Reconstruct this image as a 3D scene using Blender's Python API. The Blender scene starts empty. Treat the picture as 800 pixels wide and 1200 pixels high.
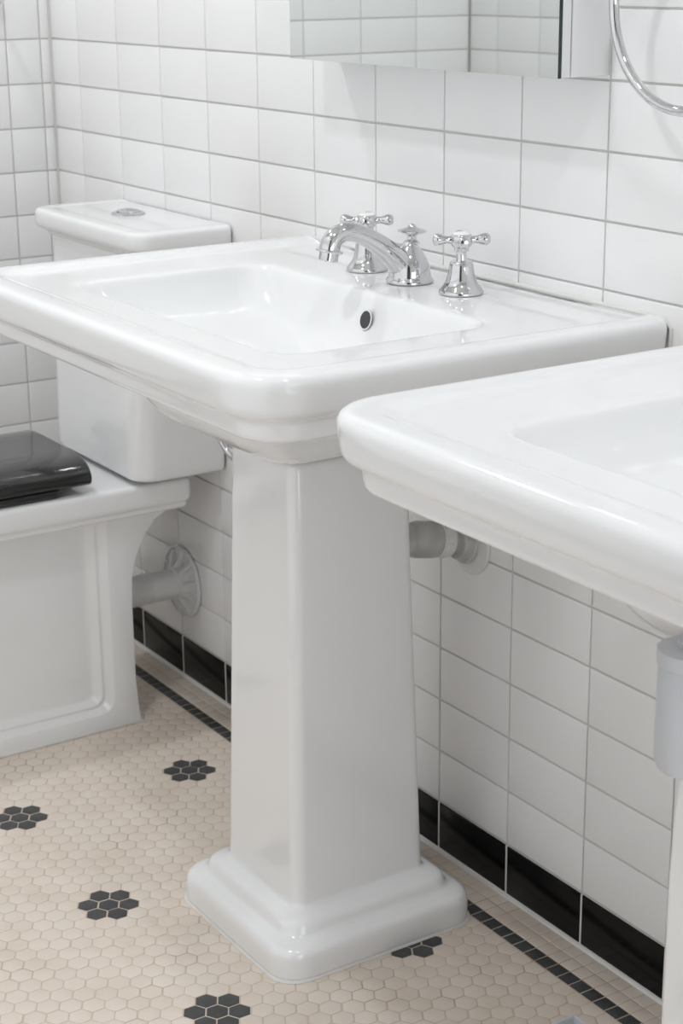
import bpy, bmesh, math, random
from mathutils import Vector, Matrix
random.seed(7)
C = bpy.context.scene.collection
S = 0.76            # one layout unit (five tile widths) in metres

# ------------------------------------------------------------------ camera
CAM = Vector((2.3484, -1.7078, 1.5679))
YAW, PIT, ROL, FPX = 1.0015, -0.3053, -0.0105, 2055.0
fwd = Vector((-math.sin(YAW)*math.cos(PIT), math.cos(YAW)*math.cos(PIT), math.sin(PIT)))
rgt = Vector((math.cos(YAW), math.sin(YAW), 0)); upv = rgt.cross(fwd)
r2 = math.cos(ROL)*rgt + math.sin(ROL)*upv
u2 = -math.sin(ROL)*rgt + math.cos(ROL)*upv
cd = bpy.data.cameras.new('camera'); cam = bpy.data.objects.new('camera', cd); C.objects.link(cam)
cd.sensor_fit = 'VERTICAL'; cd.sensor_height = 24; cd.sensor_width = 16; cd.lens = 24*FPX/1200
cd.clip_start = 0.02
Mx = Matrix((r2, u2, -fwd)).transposed().to_4x4(); Mx.translation = CAM*S
cam.matrix_world = Mx
cd.dof.use_dof = True; cd.dof.focus_distance = 2.55*S; cd.dof.aperture_fstop = 8.0
bpy.context.scene.camera = cam

# ------------------------------------------------------------------ world, light, exposure
sc = bpy.context.scene
w = bpy.data.worlds.new('world'); sc.world = w; w.use_nodes = True
w.node_tree.nodes['Background'].inputs[0].default_value = (0.8, 0.85, 0.9, 1)
w.node_tree.nodes['Background'].inputs[1].default_value = 0.3
sc.view_settings.view_transform = 'Standard'; sc.view_settings.look = 'None'
sc.view_settings.gamma = 1; sc.view_settings.use_curve_mapping = False
sc.view_settings.exposure = -0.12
CEIL = 3.15
def area(name, loc, target, size, power, col=(1, 1, 1), shape='DISK', size_y=None, spread=None):
    l = bpy.data.lights.new(name, 'AREA'); l.shape = shape; l.size = size*S; l.energy = power; l.color = col
    if size_y: l.size_y = size_y*S
    if spread: l.spread = spread
    o = bpy.data.objects.new(name, l); C.objects.link(o); o.location = Vector(loc)*S
    o.rotation_euler = (Vector(target)-Vector(loc)).to_track_quat('-Z', 'Y').to_euler()
    return o
LAMPS = [(-1.25, -0.85), (0.25, -1.30), (1.5, -0.85)]
LP = [9.0, 7.0, 4.8]
for i, (lx, ly) in enumerate(LAMPS):
    area('ceiling_lamp_light', (lx, ly, CEIL-0.045), (lx, ly, 0), 0.16, LP[i], (0.96, 0.98, 1.0))
area('fill_light', (0.1, -1.80, 1.00), (0.1, 0, 1.0), 2.5, 3.0, (0.90, 0.95, 1), 'RECTANGLE', 1.7)  # added broad fill from behind the camera, no known source there
area('fill_light', (2.71, -0.75, 0.85), (0, -0.75, 0.85), 1.2, 10.0, (0.91, 0.955, 1), 'RECTANGLE', 1.5)  # added low fill from the right, brightens the right-hand faces
sc.cycles.max_bounces = 16; sc.cycles.diffuse_bounces = 8; sc.cycles.glossy_bounces = 8

# ------------------------------------------------------------------ materials
def mat(name, col, rough=0.5, metal=0.0, coat=0.0, noise=None, bump=0.0, bscale=200, ior=None, var=0.0, spec=None):
    m = bpy.data.materials.new(name); m.use_nodes = True
    nt = m.node_tree; b = nt.nodes['Principled BSDF']
    b.inputs['Base Color'].default_value = (*col, 1); b.inputs['Roughness'].default_value = rough
    b.inputs['Metallic'].default_value = metal; b.inputs['Coat Weight'].default_value = coat
    b.inputs['Coat Roughness'].default_value = 0.03
    if ior: b.inputs['IOR'].default_value = ior
    if spec is not None: b.inputs['Specular IOR Level'].default_value = spec
    tc = nt.nodes.new('ShaderNodeTexCoord')
    cur = None
    if noise:
        col2, sc_, lo, hi = noise
        n = nt.nodes.new('ShaderNodeTexNoise'); n.inputs['Scale'].default_value = sc_; n.inputs['Detail'].default_value = 5
        g = nt.nodes.new('ShaderNodeNewGeometry')
        nt.links.new(g.outputs['Position'], n.inputs['Vector'])
        rp = nt.nodes.new('ShaderNodeMapRange'); rp.inputs['From Min'].default_value = lo; rp.inputs['From Max'].default_value = hi
        nt.links.new(n.outputs['Fac'], rp.inputs['Value'])
        mx = nt.nodes.new('ShaderNodeMix'); mx.data_type = 'RGBA'
        mx.inputs[6].default_value = (*col, 1); mx.inputs[7].default_value = (*col2, 1)
        nt.links.new(rp.outputs['Result'], mx.inputs[0]); cur = mx.outputs[2]
    if var:
        oi = nt.nodes.new('ShaderNodeObjectInfo'); mr = nt.nodes.new('ShaderNodeMapRange')
        mr.inputs['To Min'].default_value = 1-var; mr.inputs['To Max'].default_value = 1+var
        nt.links.new(oi.outputs['Random'], mr.inputs['Value'])
        hv = nt.nodes.new('ShaderNodeHueSaturation')
        if cur: nt.links.new(cur, hv.inputs['Color'])
        else: hv.inputs['Color'].default_value = (*col, 1)
        nt.links.new(mr.outputs['Result'], hv.inputs['Value']); cur = hv.outputs['Color']
    if cur: nt.links.new(cur, b.inputs['Base Color'])
    if bump:
        n2 = nt.nodes.new('ShaderNodeTexNoise'); n2.inputs['Scale'].default_value = bscale; n2.inputs['Detail'].default_value = 3
        g2 = nt.nodes.new('ShaderNodeNewGeometry'); nt.links.new(g2.outputs['Position'], n2.inputs['Vector'])
        bp = nt.nodes.new('ShaderNodeBump'); bp.inputs['Strength'].default_value = bump; bp.inputs['Distance'].default_value = 0.002
        nt.links.new(n2.outputs['Fac'], bp.inputs['Height']); nt.links.new(bp.outputs['Normal'], b.inputs['Normal'])
    return m
M = {
 'ceramic': mat('white_ceramic', (0.81, 0.815, 0.82), 0.10, coat=0.3),
 'wall_tile': mat('white_wall_tile', (0.82, 0.82, 0.82), 0.16, bump=0.05, bscale=9, var=0.012),
 'black_tile': mat('black_wall_tile', (0.003, 0.003, 0.003), 0.14, noise=((0.02, 0.02, 0.02), 60, 0.66, 0.8), spec=0.22),
 'grout': mat('wall_grout', (0.59, 0.585, 0.57), 0.9, bump=0.2, bscale=300),
 'caulk': mat('white_caulk', (0.70, 0.69, 0.67), 0.5),
 'hex': mat('beige_mosaic_tile', (0.725, 0.645, 0.57), 0.42, noise=((0.67, 0.575, 0.49), 14, 0.42, 0.75), bump=0.1, bscale=120, var=0.02),
 'black_hex': mat('black_mosaic_tile', (0.050, 0.051, 0.053), 0.45, noise=((0.075, 0.075, 0.077), 80, 0.5, 0.8), var=0.1),
 'floor_grout': mat('floor_grout', (0.60, 0.515, 0.425), 0.9, noise=((0.40, 0.30, 0.21), 9, 0.55, 0.75)),
 'chrome': mat('polished_chrome', (0.66, 0.66, 0.67), 0.045, metal=1),
 'porcelain': mat('white_porcelain', (0.86, 0.86, 0.85), 0.12),
 'seat': mat('black_gloss_seat', (0.012, 0.012, 0.012), 0.10, coat=0.5),
 'plastic': mat('white_plastic', (0.76, 0.76, 0.76), 0.4),
 'grey_plastic': mat('grey_plastic', (0.56, 0.555, 0.54), 0.38, noise=((0.44, 0.435, 0.42), 40, 0.4, 0.7)),
 'trap_plastic': mat('bluish_grey_plastic', (0.52, 0.535, 0.56), 0.35),
 'mirror': mat('mirror_silver', (0.84, 0.875, 0.865), 0.01, metal=1),
 'glass_edge': mat('dark_mirror_edge', (0.02, 0.035, 0.03), 0.1),
 'lacquer': mat('white_lacquer', (0.76, 0.76, 0.76), 0.3),
 'paint': mat('white_paint', (0.80, 0.80, 0.79), 0.8, bump=0.05),
 'dark': mat('overflow_shade', (0.04, 0.04, 0.042), 0.5),
 'seam': mat('gap_shadow_seal', (0.08, 0.08, 0.08), 0.6),
}
def emis(name, col, st):
    m = bpy.data.materials.new(name); m.use_nodes = True
    b = m.node_tree.nodes['Principled BSDF']; b.inputs['Base Color'].default_value = (*col, 1)
    b.inputs['Emission Color'].default_value = (*col, 1); b.inputs['Emission Strength'].default_value = st
    return m
M['lamp'] = emis('lamp_diffuser', (1, 0.98, 0.96), 6)

# ------------------------------------------------------------------ helpers (layout units in, metres out)
LOC = {}
def tag(o, label=None, cat=None, group=None, kind=None):
    if label: o['label'] = label
    if cat: o['category'] = cat
    if group: o['group'] = group
    if kind: o['kind'] = kind
    return o
def thing(name, loc, label, cat, group=None):
    o = bpy.data.objects.new(name, None); C.objects.link(o); o.empty_display_size = 0.05
    o.location = Vector(loc)*S; LOC[o] = Vector(loc); return tag(o, label, cat, group)
def obj(name, bm, m, parent=None, base=None, smooth=True, angle=35, sub=0, mat2=None):
    """bm holds layout coordinates; object sits at base (top level) or in its parent's frame."""
    bmesh.ops.recalc_face_normals(bm, faces=bm.faces)
    if parent is not None:
        b = LOC[parent]
    else:
        b = Vector(base) if base is not None else Vector((0, 0, 0))
    for v in bm.verts: v.co = (v.co-b)*S
    me = bpy.data.meshes.new(name); bm.to_mesh(me); bm.free()
    o = bpy.data.objects.new(name, me); C.objects.link(o)
    if isinstance(m, (list, tuple)):
        for k in m: me.materials.append(k)
    else: me.materials.append(m)
    if smooth:
        me.polygons.foreach_set('use_smooth', [True]*len(me.polygons))
        if not sub: me.set_sharp_from_angle(angle=math.radians(angle))
    if sub:
        md = o.modifiers.new('subsurf', 'SUBSURF'); md.levels = sub; md.render_levels = sub
    if parent is not None: o.parent = parent; LOC[o] = b
    else: o.location = b*S; LOC[o] = b
    return o
def rr(x0, x1, y0, y1, rf, z, rb=None, n=7):
    """rounded rectangle loop; rf = radius of the two corners at y0 (front), rb at y1 (back)"""
    if rb is None: rb = rf
    out = []
    for (cx, cy, r, a0) in ((x1-rf, y0+rf, rf, -90), (x1-rb, y1-rb, rb, 0), (x0+rb, y1-rb, rb, 90), (x0+rf, y0+rf, rf, 180)):
        for i in range(n):
            a = math.radians(a0+90*i/(n-1)); out.append(Vector((cx+r*math.cos(a), cy+r*math.sin(a), z)))
    # extra points along straight sides keep subdivision tight
    res = []
    L = len(out)
    for i in range(L):
        a, b = out[i], out[(i+1) % L]; res.append(a)
        d = (b-a).length
        if d > 0.12:
            for t in (0.06, 0.5, 0.94): res.append(a.lerp(b, t))
        else:
            for t in (0.33, 0.5, 0.67) if (i % n) == n-1 else (): res.append(a.lerp(b, t))
    return res
def loft(loops, bm=None, cap0=True, cap1=True):
    bm = bm or bmesh.new(); R = [[bm.verts.new(p) for p in l] for l in loops]
    for A, B in zip(R, R[1:]):
        n = len(A)
        for i in range(n): bm.faces.new((A[i], A[(i+1) % n], B[(i+1) % n], B[i]))
    def cap(L):
        c = bm.verts.new(sum((v.co for v in L), Vector())/len(L)); n = len(L)
        for i in range(n): bm.faces.new((L[i], L[(i+1) % n], c))
    if cap0: cap(R[0])
    if cap1: cap(R[-1])
    return bm
def lathe(prof, o, axis=(0, 0, 1), n=32, bm=None, cap=True):
    """prof: (radius, height) along axis from o"""
    ax = Vector(axis).normalized(); q = ax.to_track_quat('Z', 'Y')
    loops = [[Vector(o)+q@Vector((max(r, 1e-5)*math.cos(2*math.pi*i/n), max(r, 1e-5)*math.sin(2*math.pi*i/n), h)) for i in range(n)] for r, h in prof]
    return loft(loops, bm, cap, cap)
LATHE = lathe
def catmull(pts, k=6):
    P = [Vector(p) for p in pts]; P = [2*P[0]-P[1]]+P+[2*P[-1]-P[-2]]; out = []
    for i in range(1, len(P)-2):
        for j in range(k):
            t = j/k; a, b, c, d = P[i-1:i+3]
            out.append(0.5*((2*b)+(c-a)*t+(2*a-5*b+4*c-d)*t*t+(-a+3*b-3*c+d)*t**3))
    out.append(P[-2]); return out
def tube(pts, rad, n=16, bm=None, cap=True, closed=False):
    P = [Vector(p) for p in pts]; R = rad if isinstance(rad, (list, tuple)) else [rad]*len(P)
    loops = []; ref = None
    for i, p in enumerate(P):
        a = P[i-1] if (i > 0 or closed) else p
        b = P[(i+1) % len(P)] if (i < len(P)-1 or closed) else p
        t = (b-a).normalized()
        if ref is None: ref = t.orthogonal().normalized()
        ref = (ref-t*ref.dot(t)).normalized(); s = t.cross(ref)
        loops.append([p+R[i]*(math.cos(2*math.pi*j/n)*ref+math.sin(2*math.pi*j/n)*s) for j in range(n)])
    if closed:
        bm = bm or bmesh.new(); V = [[bm.verts.new(q) for q in l] for l in loops]
        for i in range(len(V)):
            A, B = V[i], V[(i+1) % len(V)]
            for j in range(n): bm.faces.new((A[j], A[(j+1) % n], B[(j+1) % n], B[j]))
        return bm
    return loft(loops, bm, cap, cap)
def box(x0, x1, y0, y1, z0, z1, bm=None, bev=0.0, seg=2):
    own = bm is None; b = bmesh.new()
    bmesh.ops.create_cube(b, size=1)
    for v in b.verts: v.co = Vector(((x0+x1)/2+v.co.x*(x1-x0), (y0+y1)/2+v.co.y*(y1-y0), (z0+z1)/2+v.co.z*(z1-z0)))
    if bev: bmesh.ops.bevel(b, geom=b.edges[:]+b.verts[:], offset=bev, segments=seg, profile=0.5, affect='EDGES')
    if own: return b
    tmp = bpy.data.meshes.new('tmp'); b.to_mesh(tmp); b.free(); bm.from_mesh(tmp); bpy.data.meshes.remove(tmp); return bm

# ------------------------------------------------------------------ the room: wall backings, floor bed, ceiling
XL, XP, YP, YB, XR = -2.14, -1.545, -0.40, -1.84, 2.75      # far left wall, boxed-in pier face, pier depth, back wall, right wall
JT = 0.0034                                                  # joint width
def wall_backing(name, x0, x1, y0, y1, z0, z1, label):
    return tag(obj(name, box(x0, x1, y0, y1, z0, z1), M['grout'], base=((x0+x1)/2, (y0+y1)/2, 0), smooth=False), label, 'wall', kind='structure')
DEP = 0.0030
wall_back = wall_backing('wall_back', XL-0.1, XR+0.1, DEP, 0.1, 0, CEIL, 'white tiled wall behind the toilet and basins with black base tiles')
pier = wall_backing('wall_left', XP-0.6, XP-DEP, YP+DEP, 0.0, 0, CEIL, 'white tiled boxed-in wall at far left beside the toilet')
wall_far = wall_backing('wall_far_left', XL-0.1, XL-DEP, YB, YP, 0, CEIL, 'white tiled wall seen only in the mirror, left of its corner')
wall_front = wall_backing('wall_front', XL-0.1, XR+0.1, YB-0.1, YB-DEP, 0, CEIL, 'white tiled wall behind the camera seen in the mirror')
tag(obj('wall_right', box(XR, XR+0.1, YB, 0.0, 0, CEIL), M['paint'], base=(XR, -0.9, 0), smooth=False), 'white painted wall at right out of frame', 'wall', kind='structure')
tag(obj('ceiling', box(XL-0.1, XR+0.1, YB-0.1, 0.1, CEIL, CEIL+0.1), M['paint'], base=(0.3, -0.9, CEIL), smooth=False), 'white painted ceiling', 'ceiling', kind='structure')
FT = 0.0008
floor = tag(obj('floor', box(XL-0.1, XR+0.1, YB-0.1, 0.1, -0.1, -FT), M['floor_grout'], base=(0, 0, 0), smooth=False), 'beige hexagon mosaic floor with black flowers and black border line', 'floor', kind='structure')

# wall tiles -------------------------------------------------------
def tile_mesh(wd, ht, dep=0.0045, e=0.0018):
    """slab with eased edges, face towards -Y, centred on the origin (layout units)"""
    bm = bmesh.new(); hw, hh = wd/2, ht/2
    L = []
    for (i, y) in ((0, dep-0.001), (0, 0.0010), (e*0.35, 0.0003), (e, 0)):
        L.append([bm.verts.new((sx*(hw-i), y, sz*(hh-i))) for sx, sz in ((-1, -1), (1, -1), (1, 1), (-1, 1))])
    for A, B in zip(L, L[1:]):
        for k in range(4): bm.faces.new((A[k], A[(k+1) % 4], B[(k+1) % 4], B[k]))
    bm.faces.new(L[-1])
    bmesh.ops.recalc_face_normals(bm, faces=bm.faces)
    for v in bm.verts: v.co *= S
    return bm
def to_mesh(name, bm, m):
    me = bpy.data.meshes.new(name); bm.to_mesh(me); bm.free(); me.materials.append(m)
    me.polygons.foreach_set('use_smooth', [True]*len(me.polygons)); me.set_sharp_from_angle(angle=math.radians(50)); return me
CACHE = {}
def tile(name, wd, ht, m, pos, rz, parent, stuff=None):
    key = (name, round(wd, 4), round(ht, 4))
    if key not in CACHE: CACHE[key] = to_mesh(name, tile_mesh(wd, ht), m)
    me = CACHE[key]
    rot = Matrix.Rotation(rz, 4, 'Z') @ Matrix.Rotation(random.gauss(0, 0.0010), 4, 'X') @ Matrix.Rotation(random.gauss(0, 0.0010), 4, 'Z')
    P = (Vector(pos)-LOC[parent])*S
    if stuff is not None:
        t = Matrix.Translation(P) @ rot
        n0 = len(stuff.verts); stuff.from_mesh(me); stuff.verts.ensure_lookup_table()
        for v in stuff.verts[n0:]: v.co = t @ v.co
        return
    o = bpy.data.objects.new(name, me); C.objects.link(o); o.parent = parent
    o.matrix_local = Matrix.Translation(P) @ rot
def finish_stuff(name, bm, m, parent):
    if not bm.verts: bm.free(); return
    me = to_mesh(name, bm, m); o = bpy.data.objects.new(name, me); C.objects.link(o); o.parent = parent; o['kind'] = 'stuff'
def run_wall(parent, cuts, to_pos, rz, single, black=True):
    """cuts: joint positions along the wall; to_pos(s,z)->point; single(s,z)->bool builds the tile as its own object"""
    st = bmesh.new(); stb = bmesh.new()
    for a, b in zip(cuts, cuts[1:]):
        for j in range(int(CEIL/0.1)):
            z0 = j*0.1; c = (a+b)/2
            wd = abs(b-a)-JT; ht = 0.1-JT
            zc = z0+0.05
            if j == 0 and black:
                tile('black_base_tile', wd, ht-0.003, M['black_tile'], to_pos(c, zc-0.0015), rz, parent, None if single(c, zc) else stb)
            else:
                tile('wall_tile', wd, ht, M['wall_tile'], to_pos(c, zc), rz, parent, None if single(c, zc) else st)
    finish_stuff('upper_wall_tiles', st, M['wall_tile'], parent); finish_stuff('hidden_base_tiles', stb, M['black_tile'], parent)
cuts = [XP+0.002]+[-1.4+0.2*k for k in range(0, 21)]+[XR]
run_wall(wall_back, cuts, lambda s, z: (s, 0, z), 0.0, lambda s, z: s < 1.0 and z < 1.7)
run_wall(pier, [-0.003, -0.027, -0.111, -0.311, YP], lambda s, z: (XP, s, z), math.pi/2, lambda s, z: s > -0.35 and z < 1.7)
run_wall(wall_far, [YP-0.002, -0.64, -0.84, -1.04, -1.24, -1.44, -1.64, YB+0.004], lambda s, z: (XL, s, z), math.pi/2, lambda s, z: s < -1.0 and 1.2 < z < 1.7)
run_wall(wall_front, [XL+0.004]+[-2.0+0.2*k for k in range(24)]+[XR], lambda s, z: (s, YB, z), math.pi, lambda s, z: s < -1.2 and 1.2 < z < 1.7)
bj = bmesh.new()
for c in cuts[1:-1]: box(c-JT/2-0.0002, c+JT/2+0.0002, -0.0003, 0.004, 0.0, 0.0965, bm=bj)
tag(obj('base_tile_joints', bj, M['caulk'], wall_back, smooth=False), 'white joints between the black base tiles')
# sealant line in the far left corner and along the wall foot
tag(obj('trim_1', box(XP-0.001, XP+0.0045, -0.006, 0.002, 0, CEIL), M['grout'], base=(XP, 0, 0), smooth=False), 'grey sealant strip in the far left tiled corner', 'trim', kind='structure')
bmc = bmesh.new(); prof = [(0.001, 0.0055), (-0.0035, 0.0045), (-0.006, 0.0015), (-0.0065, -0.001), (0.001, -0.001)]
loft([[Vector((x, y, z)) for y, z in prof] for x in (XP, XR)], bmc)
tag(obj('trim_2', bmc, M['caulk'], base=(0, 0, 0)), 'white sealant bead along the foot of the black base tiles', 'trim', kind='structure')

# floor mosaic ------------------------------------------------------
def project(p):
    d = Vector(p)-CAM; z = d.dot(fwd)
    return 400+FPX*d.dot(r2)/z, 600-FPX*d.dot(u2)/z, z
PX, PY = 0.0356, 0.0307
X0, Y0 = -0.159, -0.594
JF = 0.0024
def poly_tile(pts, dep=FT+0.0004, e=0.0011):
    bm = bmesh.new(); n = len(pts); c = sum(pts, Vector((0, 0)))/n
    L = []
    for (i, z) in ((0, -dep), (0, -0.0006), (e*0.5, -0.0001), (e, 0)):
        L.append([bm.verts.new((*(p+(c-p).normalized()*i), z)) for p in pts])
    for A, B in zip(L[:-1], L[1:]):
        for k in range(n): bm.faces.new((A[k], A[(k+1) % n], B[(k+1) % n], B[k]))
    bm.faces.new(L[-1]); bmesh.ops.recalc_face_normals(bm, faces=bm.faces)
    for v in bm.verts: v.co *= S
    return bm
HEXP = [Vector(((PX-JF)/math.sqrt(3)*math.cos(math.radians(90+60*k)), (PY/PX*2/math.sqrt(3))*(PX-JF)/math.sqrt(3)*math.sin(math.radians(90+60*k)))) for k in range(6)]
def clip_y(pts, ymax):
    out = []
    for a, b in zip(pts, pts[1:]+pts[:1]):
        if a.y <= ymax: out.append(a)
        if (a.y <= ymax) != (b.y <= ymax): out.append(a+(b-a)*((ymax-a.y)/(b.y-a.y)))
    return out
FMESH = {}
def fmesh(name, pts, m):
    key = (name, tuple((round(p.x, 4), round(p.y, 4)) for p in pts))
    if key not in FMESH: FMESH[key] = to_mesh(name, poly_tile(pts), m)
    return FMESH[key]
FY = -0.0925        # hexagons are cut along this line by the border
flowers = set()
for fk in range(-6, 8):
    for fr in range(-5, 3):
        i0, r0 = 11*fk, 12*fr
        flowers |= {(i0, r0), (i0-1, r0), (i0+1, r0)}
        for dr in (-1, 1):
            flowers |= {(i0, r0+dr), (i0-1, r0+dr)}
def covered(x, y):      # hidden under a pedestal foot or the toilet
    return (-0.12 < x < 0.22 and -0.46 < y < -0.10) or (-1.13 < x < -0.84 and -0.8 < y < -0.22)
hexes = []
for r in range(-42, 18):
    y = Y0+r*PY
    if y-PY*0.66 > FY-0.002 or y < YB: continue
    for i in range(-60, 75):
        x = X0+(i+0.5*(r % 2))*PX
        if x < XL or x > XR: continue
        px, py, z = project((x, y, 0))
        vis = z > 0.3 and -15 < px < 815 and -15 < py < 1215 and not covered(x, y)
        hexes.append((z if vis else 99, x, y, (i, r) in flowers))
hexes.sort()
sth = bmesh.new(); stk = bmesh.new(); nh = 0
def put(me, x, y, tilt=0.003):
    t = Matrix.Translation(Vector((x, y, 0))*S) @ Matrix.Rotation(random.gauss(0, tilt), 4, 'X') @ Matrix.Rotation(random.gauss(0, tilt), 4, 'Y') @ Matrix.Rotation(random.gauss(0, 0.012), 4, 'Z')
    return t
def single(name, me, t):
    o = bpy.data.objects.new(name, me); C.objects.link(o); o.parent = floor; o.matrix_local = t
def join(bm, me, t):
    n0 = len(bm.verts); bm.from_mesh(me); bm.verts.ensure_lookup_table()
    for v in bm.verts[n0:]: v.co = t @ v.co
for z, x, y, blk in hexes:
    pts = clip_y(HEXP, FY-y)
    if len(pts) < 3: continue
    nm = 'black_hexagon_tile' if blk else 'hexagon_tile'
    me = fmesh(nm, pts, M['black_hex'] if blk else M['hex'])
    t = put(me, x+random.gauss(0, 0.0003), y+random.gauss(0, 0.0003))
    if z < 90 and (blk or nh < 300):
        single(nm, me, t); nh += 0 if blk else 1
    elif z < 90 or y > -1.2: join(stk if blk else sth, me, t)
finish_stuff('distant_hexagon_tiles', sth, M['hex'], floor); finish_stuff('distant_black_hexagon_tiles', stk, M['black_hex'], floor)
SQ = 0.0288; sqp = [Vector((sx*(SQ-JF)/2, sy*(SQ-JF)/2)) for sx, sy in ((-1, -1), (1, -1), (1, 1), (-1, 1))]
sts = bmesh.new(); stq = bmesh.new()
for row, yc in enumerate((-0.0768, -0.0480, -0.0192)):
    nm = 'black_square_tile' if row == 0 else 'square_tile'
    m = M['black_hex'] if row == 0 else M['hex']; me = fmesh(nm, sqp, m)
    for k in range(-75, 95):
        x = 0.0038+k*SQ
        if x < XP-0.02 or x > XR: continue
        px, py, z = project((x, yc, 0)); t = put(me, x, yc)
        if -15 < px < 815 and -15 < py < 1215 and x < 0.75: single(nm, me, t)
        else: join(stq if row == 0 else sts, me, t)
finish_stuff('hidden_square_tiles', sts, M['hex'], floor); finish_stuff('hidden_black_square_tiles', stq, M['black_hex'], floor)

# frames added around the fill lights, and an added dark door, all out of frame
def surround(name, box_args, label):
    x0, x1, y0, y1, z0, z1, axis = box_args
    f = 0.06; bm = bmesh.new(); cx, cy = (x0+x1)/2, (y0+y1)/2
    if axis == 'y':
        for a in ((x0, x1, y0, y1, z0, z0+f), (x0, x1, y0, y1, z1-f, z1), (x0, x0+f, y0, y1, z0+f, z1-f), (x1-f, x1, y0, y1, z0+f, z1-f), (cx-f/2, cx+f/2, y0, y1, z0+f, z1-f)): box(*a, bm=bm)
    else:
        for a in ((x0, x1, y0, y1, z0, z0+f), (x0, x1, y0, y1, z1-f, z1), (x0, x1, y0, y0+f, z0+f, z1-f), (x0, x1, y1-f, y1, z0+f, z1-f), (x0, x1, cy-f/2, cy+f/2, z0+f, z1-f)): box(*a, bm=bm)
    return tag(obj(name, bm, M['paint'], base=(cx, cy, z0), smooth=False), label, 'surround', kind='structure')
surround('surround_1', (-1.2, 1.4, YB+0.001, YB+0.03, 0.10, 1.90, 'y'), 'wide white window added for the unseen fill light behind the camera')
surround('surround_2', (XR-0.03, XR-0.001, -1.38, -0.12, 0.07, 1.63, 'x'), 'white window added for the unseen fill light on the right wall')
dm = mat('dark_grey_door', (0.03, 0.03, 0.032), 0.5)  # unseen door, added to put dark stripes into the chrome
tag(obj('added_door_1', box(1.62, 2.66, YB+0.001, YB+0.035, 0.0, 2.6, bev=0.004), dm, base=(2.14, YB, 0), smooth=False), 'dark grey door added behind the camera for the chrome to reflect', 'door', kind='structure')

# ------------------------------------------------------------------ washbasins
ZR = 1.080
def basin_bm(dx):
    X0b, X1b, Yf, Yw = -0.45+dx, 0.55+dx, -0.682, -0.002
    def O(d, z, rf=None): return rr(X0b+d, X1b-d, Yf+d, Yw, max(0.088-d*0.7, 0.03) if rf is None else rf, z, 0.012)
    bx0, bx1, by0, by1 = -0.268+dx, 0.392+dx, -0.548, -0.196
    def B(d, e, z, r): return rr(bx0+d, bx1-d, by0+e, by1-e, r, z)
    # underside from the pedestal seat up to the lower lip
    px0, px1, py0, py1 = -0.045+dx, 0.155+dx, -0.395, -0.165
    lx0, lx1, ly0, ly1 = -0.14+dx, 0.28+dx, -0.55, -0.05
    loops = []
    for z, t in ((0.838, 1.0), (0.8385, 0.95), (0.842, 0.88), (0.850, 0.76), (0.862, 0.58), (0.885, 0.34), (0.915, 0.16), (0.950, 0.05), (0.975, 0.0), (0.982, -0.02), (0.9845, -0.10)):
        f = lambda a, b: a*(1-t)+b*t
        loops.append(rr(f(lx0, px0), f(lx1, px1), f(ly0, py0), f(ly1, py1), f(0.075, 0.03), z, f(0.05, 0.03)))
    for d, z in ((0.052, 0.9845), (0.040, 0.9850), (0.0325, 0.9860), (0.0285, 0.9900), (0.0275, 0.9960), (0.0265, 1.0080), (0.0255, 1.0125), (0.0215, 1.0160), (0.0130, 1.0200),
                 (0.0070, 1.0250), (0.0040, 1.0310), (0.0022, 1.0450), (0.0002, 1.0620), (0.0006, 1.0690), (0.0032, 1.0750), (0.0085, 1.0788), (0.0155, ZR),
                 (0.034, ZR), (0.046, 1.0790), (0.054, 1.0755), (0.060, 1.0722), (0.067, 1.0710), (0.075, 1.0708)):
        loops.append(O(d, z))
    for d, e, z, r in ((-0.030, -0.030, 1.0706, 0.066), (-0.010, -0.010, 1.0702, 0.055), (-0.003, -0.003, 1.0687, 0.05), (0.003, 0.002, 1.0645, 0.048), (0.012, 0.008, 1.050, 0.048),
                       (0.032, 0.017, 1.028, 0.052), (0.062, 0.028, 1.008, 0.058), (0.100, 0.038, 0.994, 0.062), (0.145, 0.052, 0.979, 0.065), (0.190, 0.072, 0.960, 0.065),
                       (0.230, 0.098, 0.944, 0.055), (0.262, 0.125, 0.935, 0.04), (0.290, 0.150, 0.931, 0.02)):
        loops.append(B(d, e, z, r))
    return loft(loops)
def pedestal_bm(dx, cap_z=0.838):
    cx, cy = 0.054+dx, -0.281
    def P(a, b, r, z): return rr(cx-a, cx+a, cy-b, cy+b, r, z)
    secs = [(0.186, 0.194, 0.050, 0.0), (0.186, 0.194, 0.050, 0.004), (0.186, 0.194, 0.05, 0.03), (0.185, 0.193, 0.05, 0.043), (0.180, 0.188, 0.048, 0.052), (0.171, 0.179, 0.045, 0.0565),
            (0.160, 0.168, 0.042, 0.0590), (0.155, 0.163, 0.04, 0.064), (0.153, 0.161, 0.04, 0.073), (0.149, 0.157, 0.038, 0.081), (0.139, 0.147, 0.034, 0.0865), (0.126, 0.135, 0.026, 0.0890), (0.1195, 0.130, 0.022, 0.093),
            (0.1180, 0.1285, 0.021, 0.102), (0.1165, 0.127, 0.021, 0.16), (0.108, 0.118, 0.020, 0.5), (0.101, 0.111, 0.019, 0.78), (0.100, 0.110, 0.019, cap_z-0.008), (0.097, 0.107, 0.018, cap_z)]
    return loft([P(*s) for s in secs])
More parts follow.
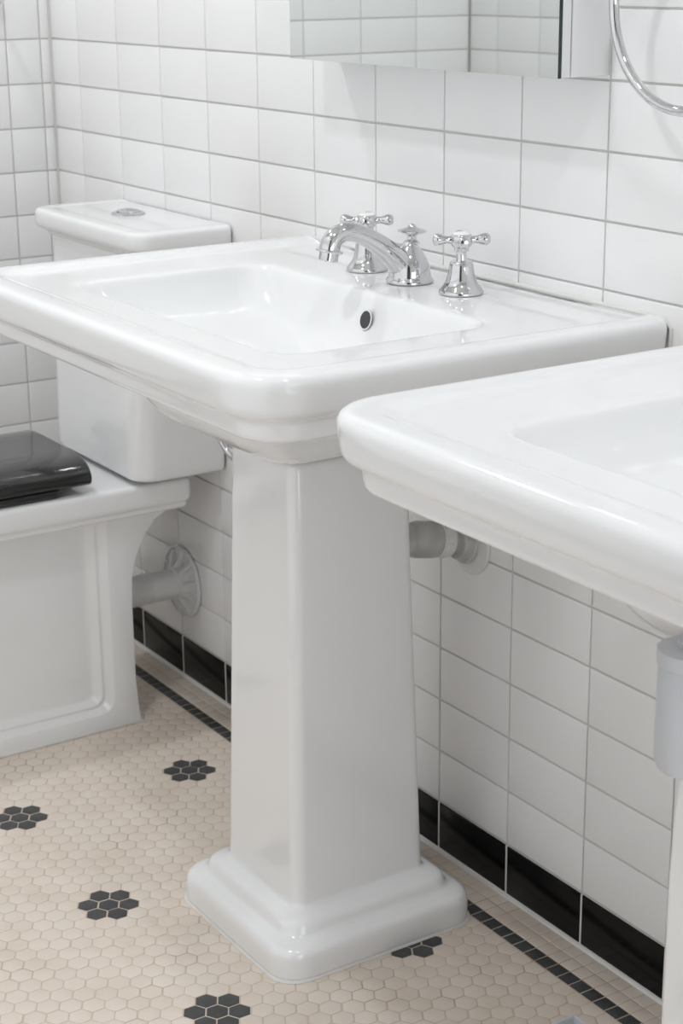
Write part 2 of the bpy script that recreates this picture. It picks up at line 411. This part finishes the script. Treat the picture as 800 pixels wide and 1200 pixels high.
def basin(dx, label, plabel, second=False):
    t = thing('washbasin', (0.05+dx, -0.34, 0.84), label, 'washbasin', 'white rectangular washbasins')
    obj('bowl', basin_bm(dx), M['ceramic'], t, sub=2)
    # overflow opening on the back slope of the bowl
    n = Vector((0, -1, 0.28)).normalized(); o = Vector((0.096+dx, -0.2182, 1.031))
    ring = lathe([(0.0135, -0.002), (0.0140, 0.0006), (0.0148, 0.0010), (0.0160, -0.0005)], o, n, 28, cap=False)
    r = obj('overflow', ring, M['ceramic'], t)
    obj('overflow_shade_disc', lathe([(0.0141, 0.0004), (0.0001, 0.0003)], o, n, 28), M['dark'], r)  # flat disc, its dark colour stands for the shade inside the opening
    tag(r, 'oval overflow opening')
    dr = obj('drain', lathe([(0.0, 0.0), (0.030, 0.0), (0.033, -0.001), (0.035, -0.004)], (0.06+dx, -0.37, 0.9315), n=32), M['chrome'], t)
    tag(dr, 'chrome drain ring')
    obj('wall_sealant', tube([(-0.449+dx, -0.0005, 1.0), (-0.449+dx, -0.0005, 1.066), (-0.435+dx, -0.0005, 1.0785), (0.535+dx, -0.0005, 1.0785), (0.549+dx, -0.0005, 1.066), (0.549+dx, -0.0005, 1.0)], 0.0035, 8), M['caulk'], t)
    return t
basin(0.0, 'white basin with chrome taps on the tapered pedestal', None)
pd = thing('pedestal', (0.054, -0.281, 0), 'tapered white square pedestal standing on the mosaic under the tapped basin', 'pedestal')
obj('column', pedestal_bm(0), M['ceramic'], pd, sub=2)
bmk = loft([rr(0.054-a, 0.054+a, -0.281-b, -0.281+b, 0.05, z) for a, b, z in ((0.1835, 0.1915, 0.0045), (0.1868, 0.1948, 0.0040), (0.1888, 0.1968, 0.0005), (0.18, 0.188, 0.0005))])
tag(obj('floor_sealant', bmk, M['caulk'], pd), 'white sealant bead round the foot')
DX = 1.122
basin(DX, 'white basin at right edge, cropped by the frame', None)

# straight white leg and grey trap under the second basin
sp = thing('pedestal', (DX+0.05, -0.30, 0), 'straight white pedestal at right edge, behind the grey trap', 'pedestal')
def S2(a, b, r, z): return rr(1.172-a, 1.172+a, -0.31-b, -0.31+b, r, z)
obj('column', loft([S2(*s) for s in ((0.16, 0.20, 0.04, 0), (0.16, 0.20, 0.04, 0.005), (0.16, 0.20, 0.04, 0.05), (0.155, 0.195, 0.04, 0.06), (0.125, 0.16, 0.03, 0.066), (0.120, 0.142, 0.014, 0.075), (0.1190, 0.14, 0.012, 0.1), (0.119, 0.14, 0.012, 0.5), (0.119, 0.14, 0.012, 0.836))]), M['ceramic'], sp, sub=2)
tr = thing('bottle_trap', (1.163, -0.530, 0.772), 'bluish grey plastic bottle trap hanging under the right basin', 'trap')
obj('cup', lathe([(0.0, 0.0), (0.026, 0.0), (0.033, 0.004), (0.036, 0.012), (0.0365, 0.03), (0.0365, 0.116), (0.034, 0.120)], (1.163, -0.530, 0.772), n=32), M['trap_plastic'], tr)
obj('collar', lathe([(0.030, 0.0), (0.038, 0.001), (0.038, 0.016), (0.030, 0.018)], (1.163, -0.530, 0.890), n=24), M['trap_plastic'], tr)
obj('tailpiece', lathe([(0.018, 0.0), (0.018, 0.012)], (1.163, -0.530, 0.903), n=24), M['trap_plastic'], tr)

# ------------------------------------------------------------------ taps
ZD = 1.0709
def tap(x, y, rot, label):
    K = 0.915
    def lathe(p, *a, **k): return LATHE([(r, h*K) for r, h in p], *a, **k)
    t = thing('tap', (x, y, ZD), label, 'tap', 'chrome cross-handle taps')
    bell = [(0.0, 0.0), (0.0335, 0.0), (0.0350, 0.0015), (0.0352, 0.004), (0.0340, 0.0068), (0.0310, 0.0105), (0.0265, 0.0165), (0.0230, 0.025), (0.0205, 0.036), (0.0190, 0.047), (0.0178, 0.053), (0.0160, 0.0552), (0.0095, 0.0560)]
    obj('bell_base', lathe(bell, (x, y, ZD), n=40), M['chrome'], t)
    obj('stem', lathe([(0.0085, 0.0555), (0.0078, 0.058), (0.0078, 0.071), (0.0115, 0.0725), (0.0118, 0.078), (0.0140, 0.0805)], (x, y, ZD), n=24), M['chrome'], t)
    h = obj('cross_handle', lathe([(0.0, 0.078), (0.0120, 0.0785), (0.0155, 0.0815), (0.0168, 0.086), (0.0168, 0.0945), (0.0162, 0.0985), (0.0150, 0.1000), (0.0, 0.1000)], (x, y, ZD), n=32), M['chrome'], t)
    for k in range(4):
        a = rot+k*math.pi/2; d = Vector((math.cos(a), math.sin(a), 0))
        arm = LATHE([(0.0070, 0.013), (0.0060, 0.018), (0.0056, 0.022), (0.0068, 0.027), (0.0090, 0.033), (0.0096, 0.037), (0.0086, 0.0410), (0.0058, 0.0440), (0.0, 0.0450)], Vector((x, y, ZD+0.0905*K)), d+Vector((0, 0, 0.03)), 18)
        obj('arm', arm, M['chrome'], h)
    tag(obj('cap', lathe([(0.0, 0.0995), (0.0135, 0.0995), (0.0138, 0.1015), (0.0115, 0.1035), (0.006, 0.1047), (0.0, 0.105)], (x, y, ZD), n=28), M['porcelain'], h), 'white porcelain cap')
    return t
tap(0.1756, -0.0925, 1.03, 'chrome bell tap with cross handle right of the spout')
tap(-0.0886, -0.0922, 0.93, 'chrome bell tap with cross handle partly behind the spout')
sx, sy = 0.0470, -0.100
t = thing('basin_spout', (sx, sy, ZD), 'low curved chrome spout with a lift knob between the two taps', 'faucet')
obj('base', lathe([(0.0, 0.0), (0.0370, 0.0), (0.0384, 0.0015), (0.0384, 0.0045), (0.0370, 0.0070), (0.0345, 0.0095), (0.0340, 0.012), (0.0336, 0.018), (0.0318, 0.0270), (0.0275, 0.0380), (0.0210, 0.0490), (0.0150, 0.0570), (0.0116, 0.0620), (0.0105, 0.0645)], (sx, sy, ZD+0.0004), (0, 0, 1), n=40), M['chrome'], t)
path = catmull([(sx, -0.1000, 1.0850), (sx, -0.1150, 1.1000), (sx, -0.1340, 1.1175), (sx, -0.1550, 1.1335), (sx, -0.1790, 1.1485), (sx, -0.2020, 1.1585), (sx, -0.2200, 1.1620), (sx, -0.2350, 1.1595), (sx, -0.2455, 1.1525), (sx, -0.2505, 1.1430), (sx, -0.2525, 1.1340)], 5)
nP = len(path); rads = []
for i in range(nP):
    f = i/(nP-1)
    rads.append(0.0250-0.0105*min(f/0.45, 1)**0.8+0.0022*max(0, (f-0.45)/0.55))
obj('spout', tube(path, rads, 24), M['chrome'], t)
dv = (path[-1]-path[-3]).normalized()
tip = obj('spout_rim', lathe([(0.0160, -0.001), (0.0212, 0.0), (0.0218, 0.002), (0.0210, 0.004), (0.0160, 0.0045)], path[-1]-dv*0.003, dv, 28), M['chrome'], t)
obj('aerator', lathe([(0.0158, 0.0), (0.0158, 0.0128), (0.0148, 0.0142), (0.0125, 0.0142), (0.0120, 0.008), (0.0, 0.008)], path[-1], dv, 16), M['chrome'], tip)
obj('lift_knob', lathe([(0.0125, 0.0615), (0.0134, 0.0630), (0.0124, 0.0655), (0.0092, 0.0675), (0.0075, 0.0705), (0.0072, 0.0740), (0.0100, 0.0765), (0.0185, 0.0790), (0.0232, 0.0812), (0.0236, 0.0830), (0.0190, 0.0850), (0.0105, 0.0868), (0.0066, 0.0890), (0.0056, 0.0912), (0.003, 0.0935), (0.0, 0.094)], (sx, sy+0.002, ZD), (0, 0.03, 1), n=28), M['chrome'], t)

# ------------------------------------------------------------------ toilet
tl = thing('toilet', (-0.98, -0.45, 0), 'white close-coupled toilet with black seat on the mosaic floor at left', 'toilet')
# foot with moulded side panels
def foot_bm():
    bm = bmesh.new(); xl, xr = -1.138, -0.822
    out = [(-0.196, 0.0), (-0.2035, 0.10), (-0.2035, 0.28), (-0.2000, 0.335), (-0.1920, 0.368), (-0.1800, 0.396), (-0.1630, 0.424), (-0.1440, 0.447), (-0.1200, 0.466), (-0.0950, 0.480), (-0.0950, 0.505), (-0.86, 0.505), (-0.86, 0.0)]
    ins = [out[0], out[-1]]
    def panel(d, n=7):
        y0, y1, z0, z1, r = -0.80+d, -0.256-d, 0.036+d*0.8, 0.503, max(0.034-d*0.4, 0.012)
        pts = [(y0, z1)]
        for i in range(n):
            a = math.radians(180+90*i/(n-1)); pts.append((y0+r+r*math.cos(a), z0+r+r*math.sin(a)))
        for i in range(n):
            a = math.radians(270+90*i/(n-1)); pts.append((y1-r+r*math.cos(a), z0+r+r*math.sin(a)))
        pts.append((y1, z1)); return pts
    cy, cz = -0.53, 0.25
    sides = []
    for x, s in ((xr, -1), (xl, 1)):
        e = 0.006
        def shrink(p, k):   # ease the outline edge
            y, z = p; y2 = y-k if y > cy else y+k; return (y2, max(z-k, 0) if z > 0.45 else z)
        o0 = [bm.verts.new((x+s*e, y, z)) for y, z in out]
        o1 = [bm.verts.new((x+s*e*0.3, *shrink(p, e*0.35))) for p in out]
        o2 = [bm.verts.new((x, *shrink(p, e))) for p in out]
        n = len(out)
        for A, B in ((o0, o1), (o1, o2)):
            for i in range(n): bm.faces.new((A[i], A[(i+1) % n], B[(i+1) % n], B[i]))
        loops = []
        for d, dep in ((0.0, 0.0), (0.002, 0.0006), (0.006, 0.0030), (0.016, 0.0085), (0.0195, 0.0098), (0.0215, 0.0098), (0.0235, 0.0090), (0.0260, 0.0094), (0.031, 0.0125), (0.041, 0.0180), (0.0450, 0.0195), (0.055, 0.0200)):
            loops.append([bm.verts.new((x+s*dep, y, z)) for y, z in panel(d)])
        m = len(loops[0])
        for A, B in zip(loops, loops[1:]):
            for i in range(m): bm.faces.new((A[i], A[(i+1) % m], B[(i+1) % m], B[i]))
        bm.faces.new(loops[-1])
        def edge(a, b): return bm.edges.get((a, b)) or bm.edges.new((a, b))
        ed = [edge(o2[i], o2[(i+1) % n]) for i in range(n)]+[edge(loops[0][i], loops[0][(i+1) % m]) for i in range(m)]
        bmesh.ops.triangle_fill(bm, use_beauty=True, use_dissolve=False, edges=ed)
        sides.append(o0)
    A, B = sides; n = len(A)
    for i in range(n): bm.faces.new((A[i], A[(i+1) % n], B[(i+1) % n], B[i]))
    return bm
obj('foot', foot_bm(), M['ceramic'], tl, angle=38)
def SL(d, z, r=0.022, rf=0.10): return rr(-1.172+d, -0.790-d, -0.93+d, -0.066-d, max(rf-d, 0.02), z, max(r-d*0.5, 0.008))
slab = [(0.06, 0.470), (0.028, 0.470), (0.012, 0.4705), (0.0075, 0.4735), (0.0065, 0.478), (0.0080, 0.4815), (0.0065, 0.4845), (0.0025, 0.4885), (0.0005, 0.494), (0.0, 0.505), (0.0, 0.5240), (0.0010, 0.5305), (0.0045, 0.5350), (0.010, 0.5368), (0.04, 0.537), (0.08, 0.537)]
obj('pan_rim', loft([SL(*s) for s in slab]), M['ceramic'], tl, sub=2)
# cistern
def CI(x0, x1, y0, z, r): return rr(x0, x1, y0, -0.004, r, z, 0.012)
ci = [(-1.12, -0.82, -0.16, 0.5375, 0.03), (-1.12, -0.82, -0.16, 0.5450, 0.03), (-1.160, -0.785, -0.190, 0.5460, 0.04), (-1.176, -0.770, -0.2000, 0.5468, 0.045), (-1.1830, -0.7625, -0.2055, 0.5490, 0.047), (-1.1865, -0.7590, -0.2080, 0.5550, 0.048), (-1.1880, -0.7570, -0.2090, 0.570, 0.05),
      (-1.188, -0.7545, -0.2085, 0.65, 0.05), (-1.188, -0.742, -0.203, 0.85, 0.048), (-1.188, -0.734, -0.194, 1.0, 0.045), (-1.188, -0.733, -0.194, 1.025, 0.045)]
obj('cistern', loft([CI(*c) for c in ci]), M['ceramic'], tl, sub=2)
def LD(d, z): return rr(-1.228+d, -0.704-d, -0.218+d, -0.003, 0.05-d*0.6, z, 0.010)
ld = obj('cistern_lid', loft([LD(*s) for s in ((0.060, 1.0080), (0.036, 1.0080), (0.0265, 1.0082), (0.0240, 1.0110), (0.0225, 1.0170), (0.0180, 1.0202), (0.0080, 1.0240), (0.0025, 1.0290), (0.0, 1.0370), (0.0, 1.0540), (0.0015, 1.0610), (0.0060, 1.0650), (0.0130, 1.0665), (0.028, 1.0665), (0.036, 1.0660), (0.042, 1.0650), (0.06, 1.0648))]), M['ceramic'], tl, sub=2)
bx_, by_, bz_ = -0.990, -0.092, 1.0648
pb = obj('flush_plate', lathe([(0.0, 0.0), (0.0345, 0.0), (0.0355, 0.002), (0.034, 0.0045), (0.029, 0.0055), (0.0275, 0.004), (0.0, 0.004)], (bx_, by_, bz_), n=36), M['chrome'], ld)
tag(pb, 'round chrome flush plate with two half buttons')
bmh = bmesh.new()
for s in (-1, 1):
    pts = [Vector((bx_+s*(0.0012+0.0245*math.cos(a)), by_+0.0245*math.sin(a), 0)) for a in [math.radians(-86+172*i/14) for i in range(15)]]
    c = Vector((bx_+s*0.010, by_, 0)); zs = ((1.0, 1.0690), (1.0, 1.0725), (0.94, 1.0738))
    loft([[c+(p-c)*k+Vector((0, 0, z)) for p in pts] for k, z in zs], bmh)
tag(obj('flush_buttons', bmh, M['chrome'], tl), 'chrome half-round dual flush buttons')
# seat and lid
def ST(d, z, yb, r=0.03): return rr(-1.160+d, -0.798-d, -0.925+d, yb, max(0.10-d, 0.03), z, r)
seat = [(0.03, 0.5385), (0.012, 0.5385), (0.006, 0.5405), (0.004, 0.5460), (0.006, 0.5540), (0.012, 0.5565), (0.03, 0.5570)]
tag(obj('seat_ring', loft([ST(d, z, -0.358, 0.012) for d, z in seat]), M['seat'], tl, sub=2), 'black glossy seat ring')
lid = [(0.030, 0.5560), (0.014, 0.5545), (0.0070, 0.5555), (0.002, 0.5605), (0.0, 0.5680), (0.001, 0.5750), (0.0055, 0.5830), (0.0140, 0.5905), (0.026, 0.5970), (0.044, 0.6025), (0.07, 0.6055), (0.11, 0.6065)]
tag(obj('seat_lid', loft([ST(d, z, -0.292, 0.004) for d, z in [lid[0]]+lid+[lid[-1]]]), M['seat'], tl, angle=50), 'closed black glossy seat lid')
for x in (-1.06, -0.90):
    tag(obj('hinge', tube([(x-0.014, -0.315, 0.547), (x+0.014, -0.315, 0.547)], 0.0098, 16), M['chrome'], tl), 'chrome seat hinge')
tag(obj('floor_sealant', box(-1.143, -0.818, -0.865, -0.192, 0.0003, 0.004, bev=0.0012), M['caulk'], tl), 'white sealant bead round the toilet foot')

# soil pipe with ribbed wall flange
px_, pz_ = -0.98, 0.2355
t = thing('soil_pipe', (px_, -0.004, pz_), 'white corrugated waste pipe from toilet to a round ribbed wall flange', 'pipe')
pr = []; L = 0.196
for i in range(49):
    h = i/48*L; r = 0.0335
    if h > 0.085: r += 0.0016*(1 if i % 2 else -1)
    pr.append((r, h))
obj('pipe', lathe([(0.034, 0.0)]+pr, (px_, -0.006, pz_), (0, -1, 0.0), 32), M['plastic'], t)
fl = obj('wall_flange', lathe([(0.0, 0.0), (0.0800, 0.0), (0.0825, 0.0020), (0.0825, 0.0085), (0.0810, 0.0100), (0.0785, 0.0095), (0.0775, 0.0045), (0.045, 0.0045), (0.042, 0.0060), (0.0385, 0.026), (0.0375, 0.030), (0.034, 0.0310)], (px_, -0.0005, pz_), (0, -1, 0), 48), M['plastic'], t)
for k in range(10):
    a = 2*math.pi*k/10+0.2; bmr = bmesh.new()
    d = Vector((math.cos(a), 0, math.sin(a))); n = Vector((-math.sin(a), 0, math.cos(a)))
    c = Vector((px_, -0.0005, pz_))
    loops = []
    for r, h, wd in ((0.037, 0.0275, 0.0052), (0.05, 0.020, 0.0048), (0.065, 0.0125, 0.0042), (0.0785, 0.0092, 0.0036)):
        b = c+d*r
        loops.append([b-n*wd+Vector((0, -0.003, 0)), b-n*wd*0.6+Vector((0, -h, 0)), b+n*wd*0.6+Vector((0, -h, 0)), b+n*wd+Vector((0, -0.003, 0))])
    loft(loops, bmr); obj('rib', bmr, M['plastic'], fl)

# grey waste pipe from the pedestal to the wall
A = Vector((0.072, 0.002, 0.6205)); Bp = Vector((0.0525, -0.1635, 0.6485)); ax = (Bp-A).normalized(); LL = (Bp-A).length
t = thing('waste_pipe', tuple(A), 'grey plastic waste pipe from the pedestal back into a white wall rosette', 'pipe')
obj('outlet_pipe', lathe([(0.0245, 0.0), (0.0245, LL*0.42)], A, ax, 28), M['grey_plastic'], t)
obj('coupling', lathe([(0.0262, LL*0.20), (0.0290, LL*0.215), (0.0296, LL*0.25), (0.0296, LL*0.33), (0.0275, LL*0.345)], A, ax, 28), M['plastic'], t)
obj('elbow_socket', lathe([(0.0270, LL*0.34), (0.0300, LL*0.36), (0.0318, LL*0.42), (0.0318, LL*0.60), (0.0290, LL*0.66), (0.0276, LL*0.68)], A, ax, 28), M['grey_plastic'], t)
obj('inlet_pipe', lathe([(0.0272, LL*0.67), (0.0275, LL*0.69), (0.0275, LL*0.985)], A, ax, 28), M['grey_plastic'], t)
obj('socket_rim', lathe([(0.0278, LL*0.895), (0.0335, LL*0.90), (0.0335, LL*0.935), (0.0278, LL*0.94)], A, ax, 28), M['grey_plastic'], t)
RC = (0.085, -0.0005, 0.6225)
ro = obj('wall_rosette', lathe([(0.0, 0.0), (0.0570, 0.0), (0.0570, 0.0030), (0.0545, 0.0052), (0.0480, 0.0056), (0.0450, 0.0050), (0.0, 0.0050)], RC, (0, -1, 0), 48), M['plastic'], t)
tag(ro, 'white round wall rosette')
obj('hub', lathe([(0.0400, 0.004), (0.0400, 0.008), (0.0380, 0.0100), (0.0340, 0.0110), (0.0320, 0.0230), (0.0300, 0.0250), (0.0240, 0.0250)], (A.x+0.003, -0.0005, 0.6225), (0, -1, 0.1), 40), M['grey_plastic'], ro)
bmn = bmesh.new()
q = ax.to_track_quat('Z', 'Y')
for k in range(14):
    a = 2*math.pi*k/14; c = A+ax*(LL*0.285)+q@Vector((0.0298*math.cos(a), 0.0298*math.sin(a), 0))
    tube([c-ax*0.006, c+ax*0.006], 0.0016, 6, bmn)
obj('grip_ribs', bmn, M['plastic'], t)

# chrome isolation valve by the cistern
t = thing('isolation_valve', (-0.60, -0.004, 0.585), 'small curved chrome valve on the wall between cistern and pedestal', 'valve')
obj('curved_pipe', tube(catmull([(-0.695, -0.055, 0.648), (-0.688, -0.052, 0.632), (-0.674, -0.048, 0.616), (-0.655, -0.045, 0.606), (-0.630, -0.044, 0.603), (-0.603, -0.043, 0.603)], 5), 0.0062, 14), M['chrome'], t)
obj('valve_body', lathe([(0.016, 0.0), (0.016, 0.004), (0.009, 0.006), (0.009, 0.040), (0.012, 0.042), (0.012, 0.058), (0.0, 0.060)], (-0.60, -0.001, 0.603), (0, -1, 0), 20), M['chrome'], t)

# ------------------------------------------------------------------ mirror cabinet
MZ0, MZ1, ML, MR = 1.4065, 2.15, -0.320, 0.3985
t = thing('mirror_cabinet', ((ML+MR)/2, 0.0, MZ0), 'white wall cabinet with a frameless mirror door above the tapped basin', 'cabinet')
obj('body', box(ML+0.004, MR, -0.0705, -0.0005, MZ0, MZ1, bev=0.001, seg=1), M['lacquer'], t)
d = obj('door', box(ML+0.001, MR, -0.0880, -0.0725, MZ0, MZ1, bev=0.001, seg=1), M['lacquer'], t)
bmm = bmesh.new(); Y1, Y2 = -0.0882, -0.0945
x0, x1, z0, z1 = ML, MR-0.0005, MZ0-0.0005, MZ1
vs = [bmm.verts.new(p) for p in ((x0, Y1, z0), (x1, Y1, z0), (x1, Y1, z1), (x0, Y1, z1))]
vf = [bmm.verts.new(p) for p in ((x0, Y2, z0), (x1, Y2, z0), (x1, Y2, z1), (x0, Y2, z1))]
f = bmm.faces.new(vf); f.material_index = 0
bmm.faces.new(vs).material_index = 1
for i in range(4): bmm.faces.new((vs[i], vs[(i+1) % 4], vf[(i+1) % 4], vf[i])).material_index = 1
tag(obj('mirror_glass', bmm, [M['mirror'], M['glass_edge']], d, smooth=False), 'mirror pane with dark edge')

# ------------------------------------------------------------------ towel ring
rc = Vector((0.6100, -0.060, 1.512)); RR = 0.1390
t = thing('towel_ring', (rc.x, -0.002, rc.z+RR), 'chrome towel ring hanging on the tiles at upper right', 'towel ring')
obj('ring', tube([rc+Vector((RR*math.cos(a), 0.0, RR*math.sin(a))) for a in [2*math.pi*i/96 for i in range(96)]], 0.0072, 16, closed=True), M['chrome'], t)
obj('wall_mount', lathe([(0.0, 0.0), (0.032, 0.0), (0.033, 0.004), (0.028, 0.008), (0.013, 0.012), (0.011, 0.02), (0.011, 0.055), (0.014, 0.058), (0.014, 0.068), (0.0, 0.070)], (rc.x, -0.0005, rc.z+RR), (0, -1, 0), 32), M['chrome'], t)

# chrome hook on the far left wall
t = thing('wall_hook', (XP, -0.140, 1.49), 'small chrome hook on the far left wall, cropped at the top corner', 'hook')
obj('rosette', lathe([(0.0, 0.0), (0.02, 0.0), (0.02, 0.005), (0.008, 0.008), (0.007, 0.03)], (XP+0.0005, -0.140, 1.49), (1, 0, 0), 24), M['chrome'], t)
obj('knob', lathe([(0.007, 0.028), (0.012, 0.032), (0.014, 0.04), (0.010, 0.047), (0.0, 0.049)], (XP, -0.140, 1.49), (1, 0, 0), 24), M['chrome'], t)

# ------------------------------------------------------------------ grey waste bin, only its far rim corner in frame
bx1, by1, bh = 0.776, -0.335, 0.20
t = thing('waste_bin', (bx1+0.07, by1-0.10, 0), 'open square grey bin at bottom edge, only its rim corner showing', 'bin')
def BN(d, z, k): return rr(bx1+d, bx1+0.17-d, by1-0.2+d, by1-d, 0.0012, z, 0.0012, n=4)
obj('shell', loft([BN(0.015, 0.0005, 0), BN(0.012, 0.004, 0), BN(0.0, bh-0.002, 0), BN(0.0012, bh, 0), BN(0.0035, bh, 0), BN(0.0045, bh-0.003, 0), BN(0.016, 0.008, 0)]), M['trap_plastic'], t, angle=60)

# ------------------------------------------------------------------ ceiling lamps (out of frame, light the room)
for lx, ly in LAMPS:
    t = thing('ceiling_lamp', (lx, ly, CEIL), 'round white ceiling lamp out of frame, above the '+{0: 'toilet', 1: 'tapped basin', 2: 'right basin'}[LAMPS.index((lx, ly))], 'lamp', 'round ceiling lamps')
    obj('housing', lathe([(0.13, 0.0), (0.135, -0.01), (0.13, -0.03), (0.118, -0.034), (0.113, -0.028)], (lx, ly, CEIL), n=32, cap=False), M['lacquer'], t)
    obj('diffuser', lathe([(0.115, -0.0285), (0.0, -0.0285)], (lx, ly, CEIL), n=32, cap=False), M['lamp'], t)
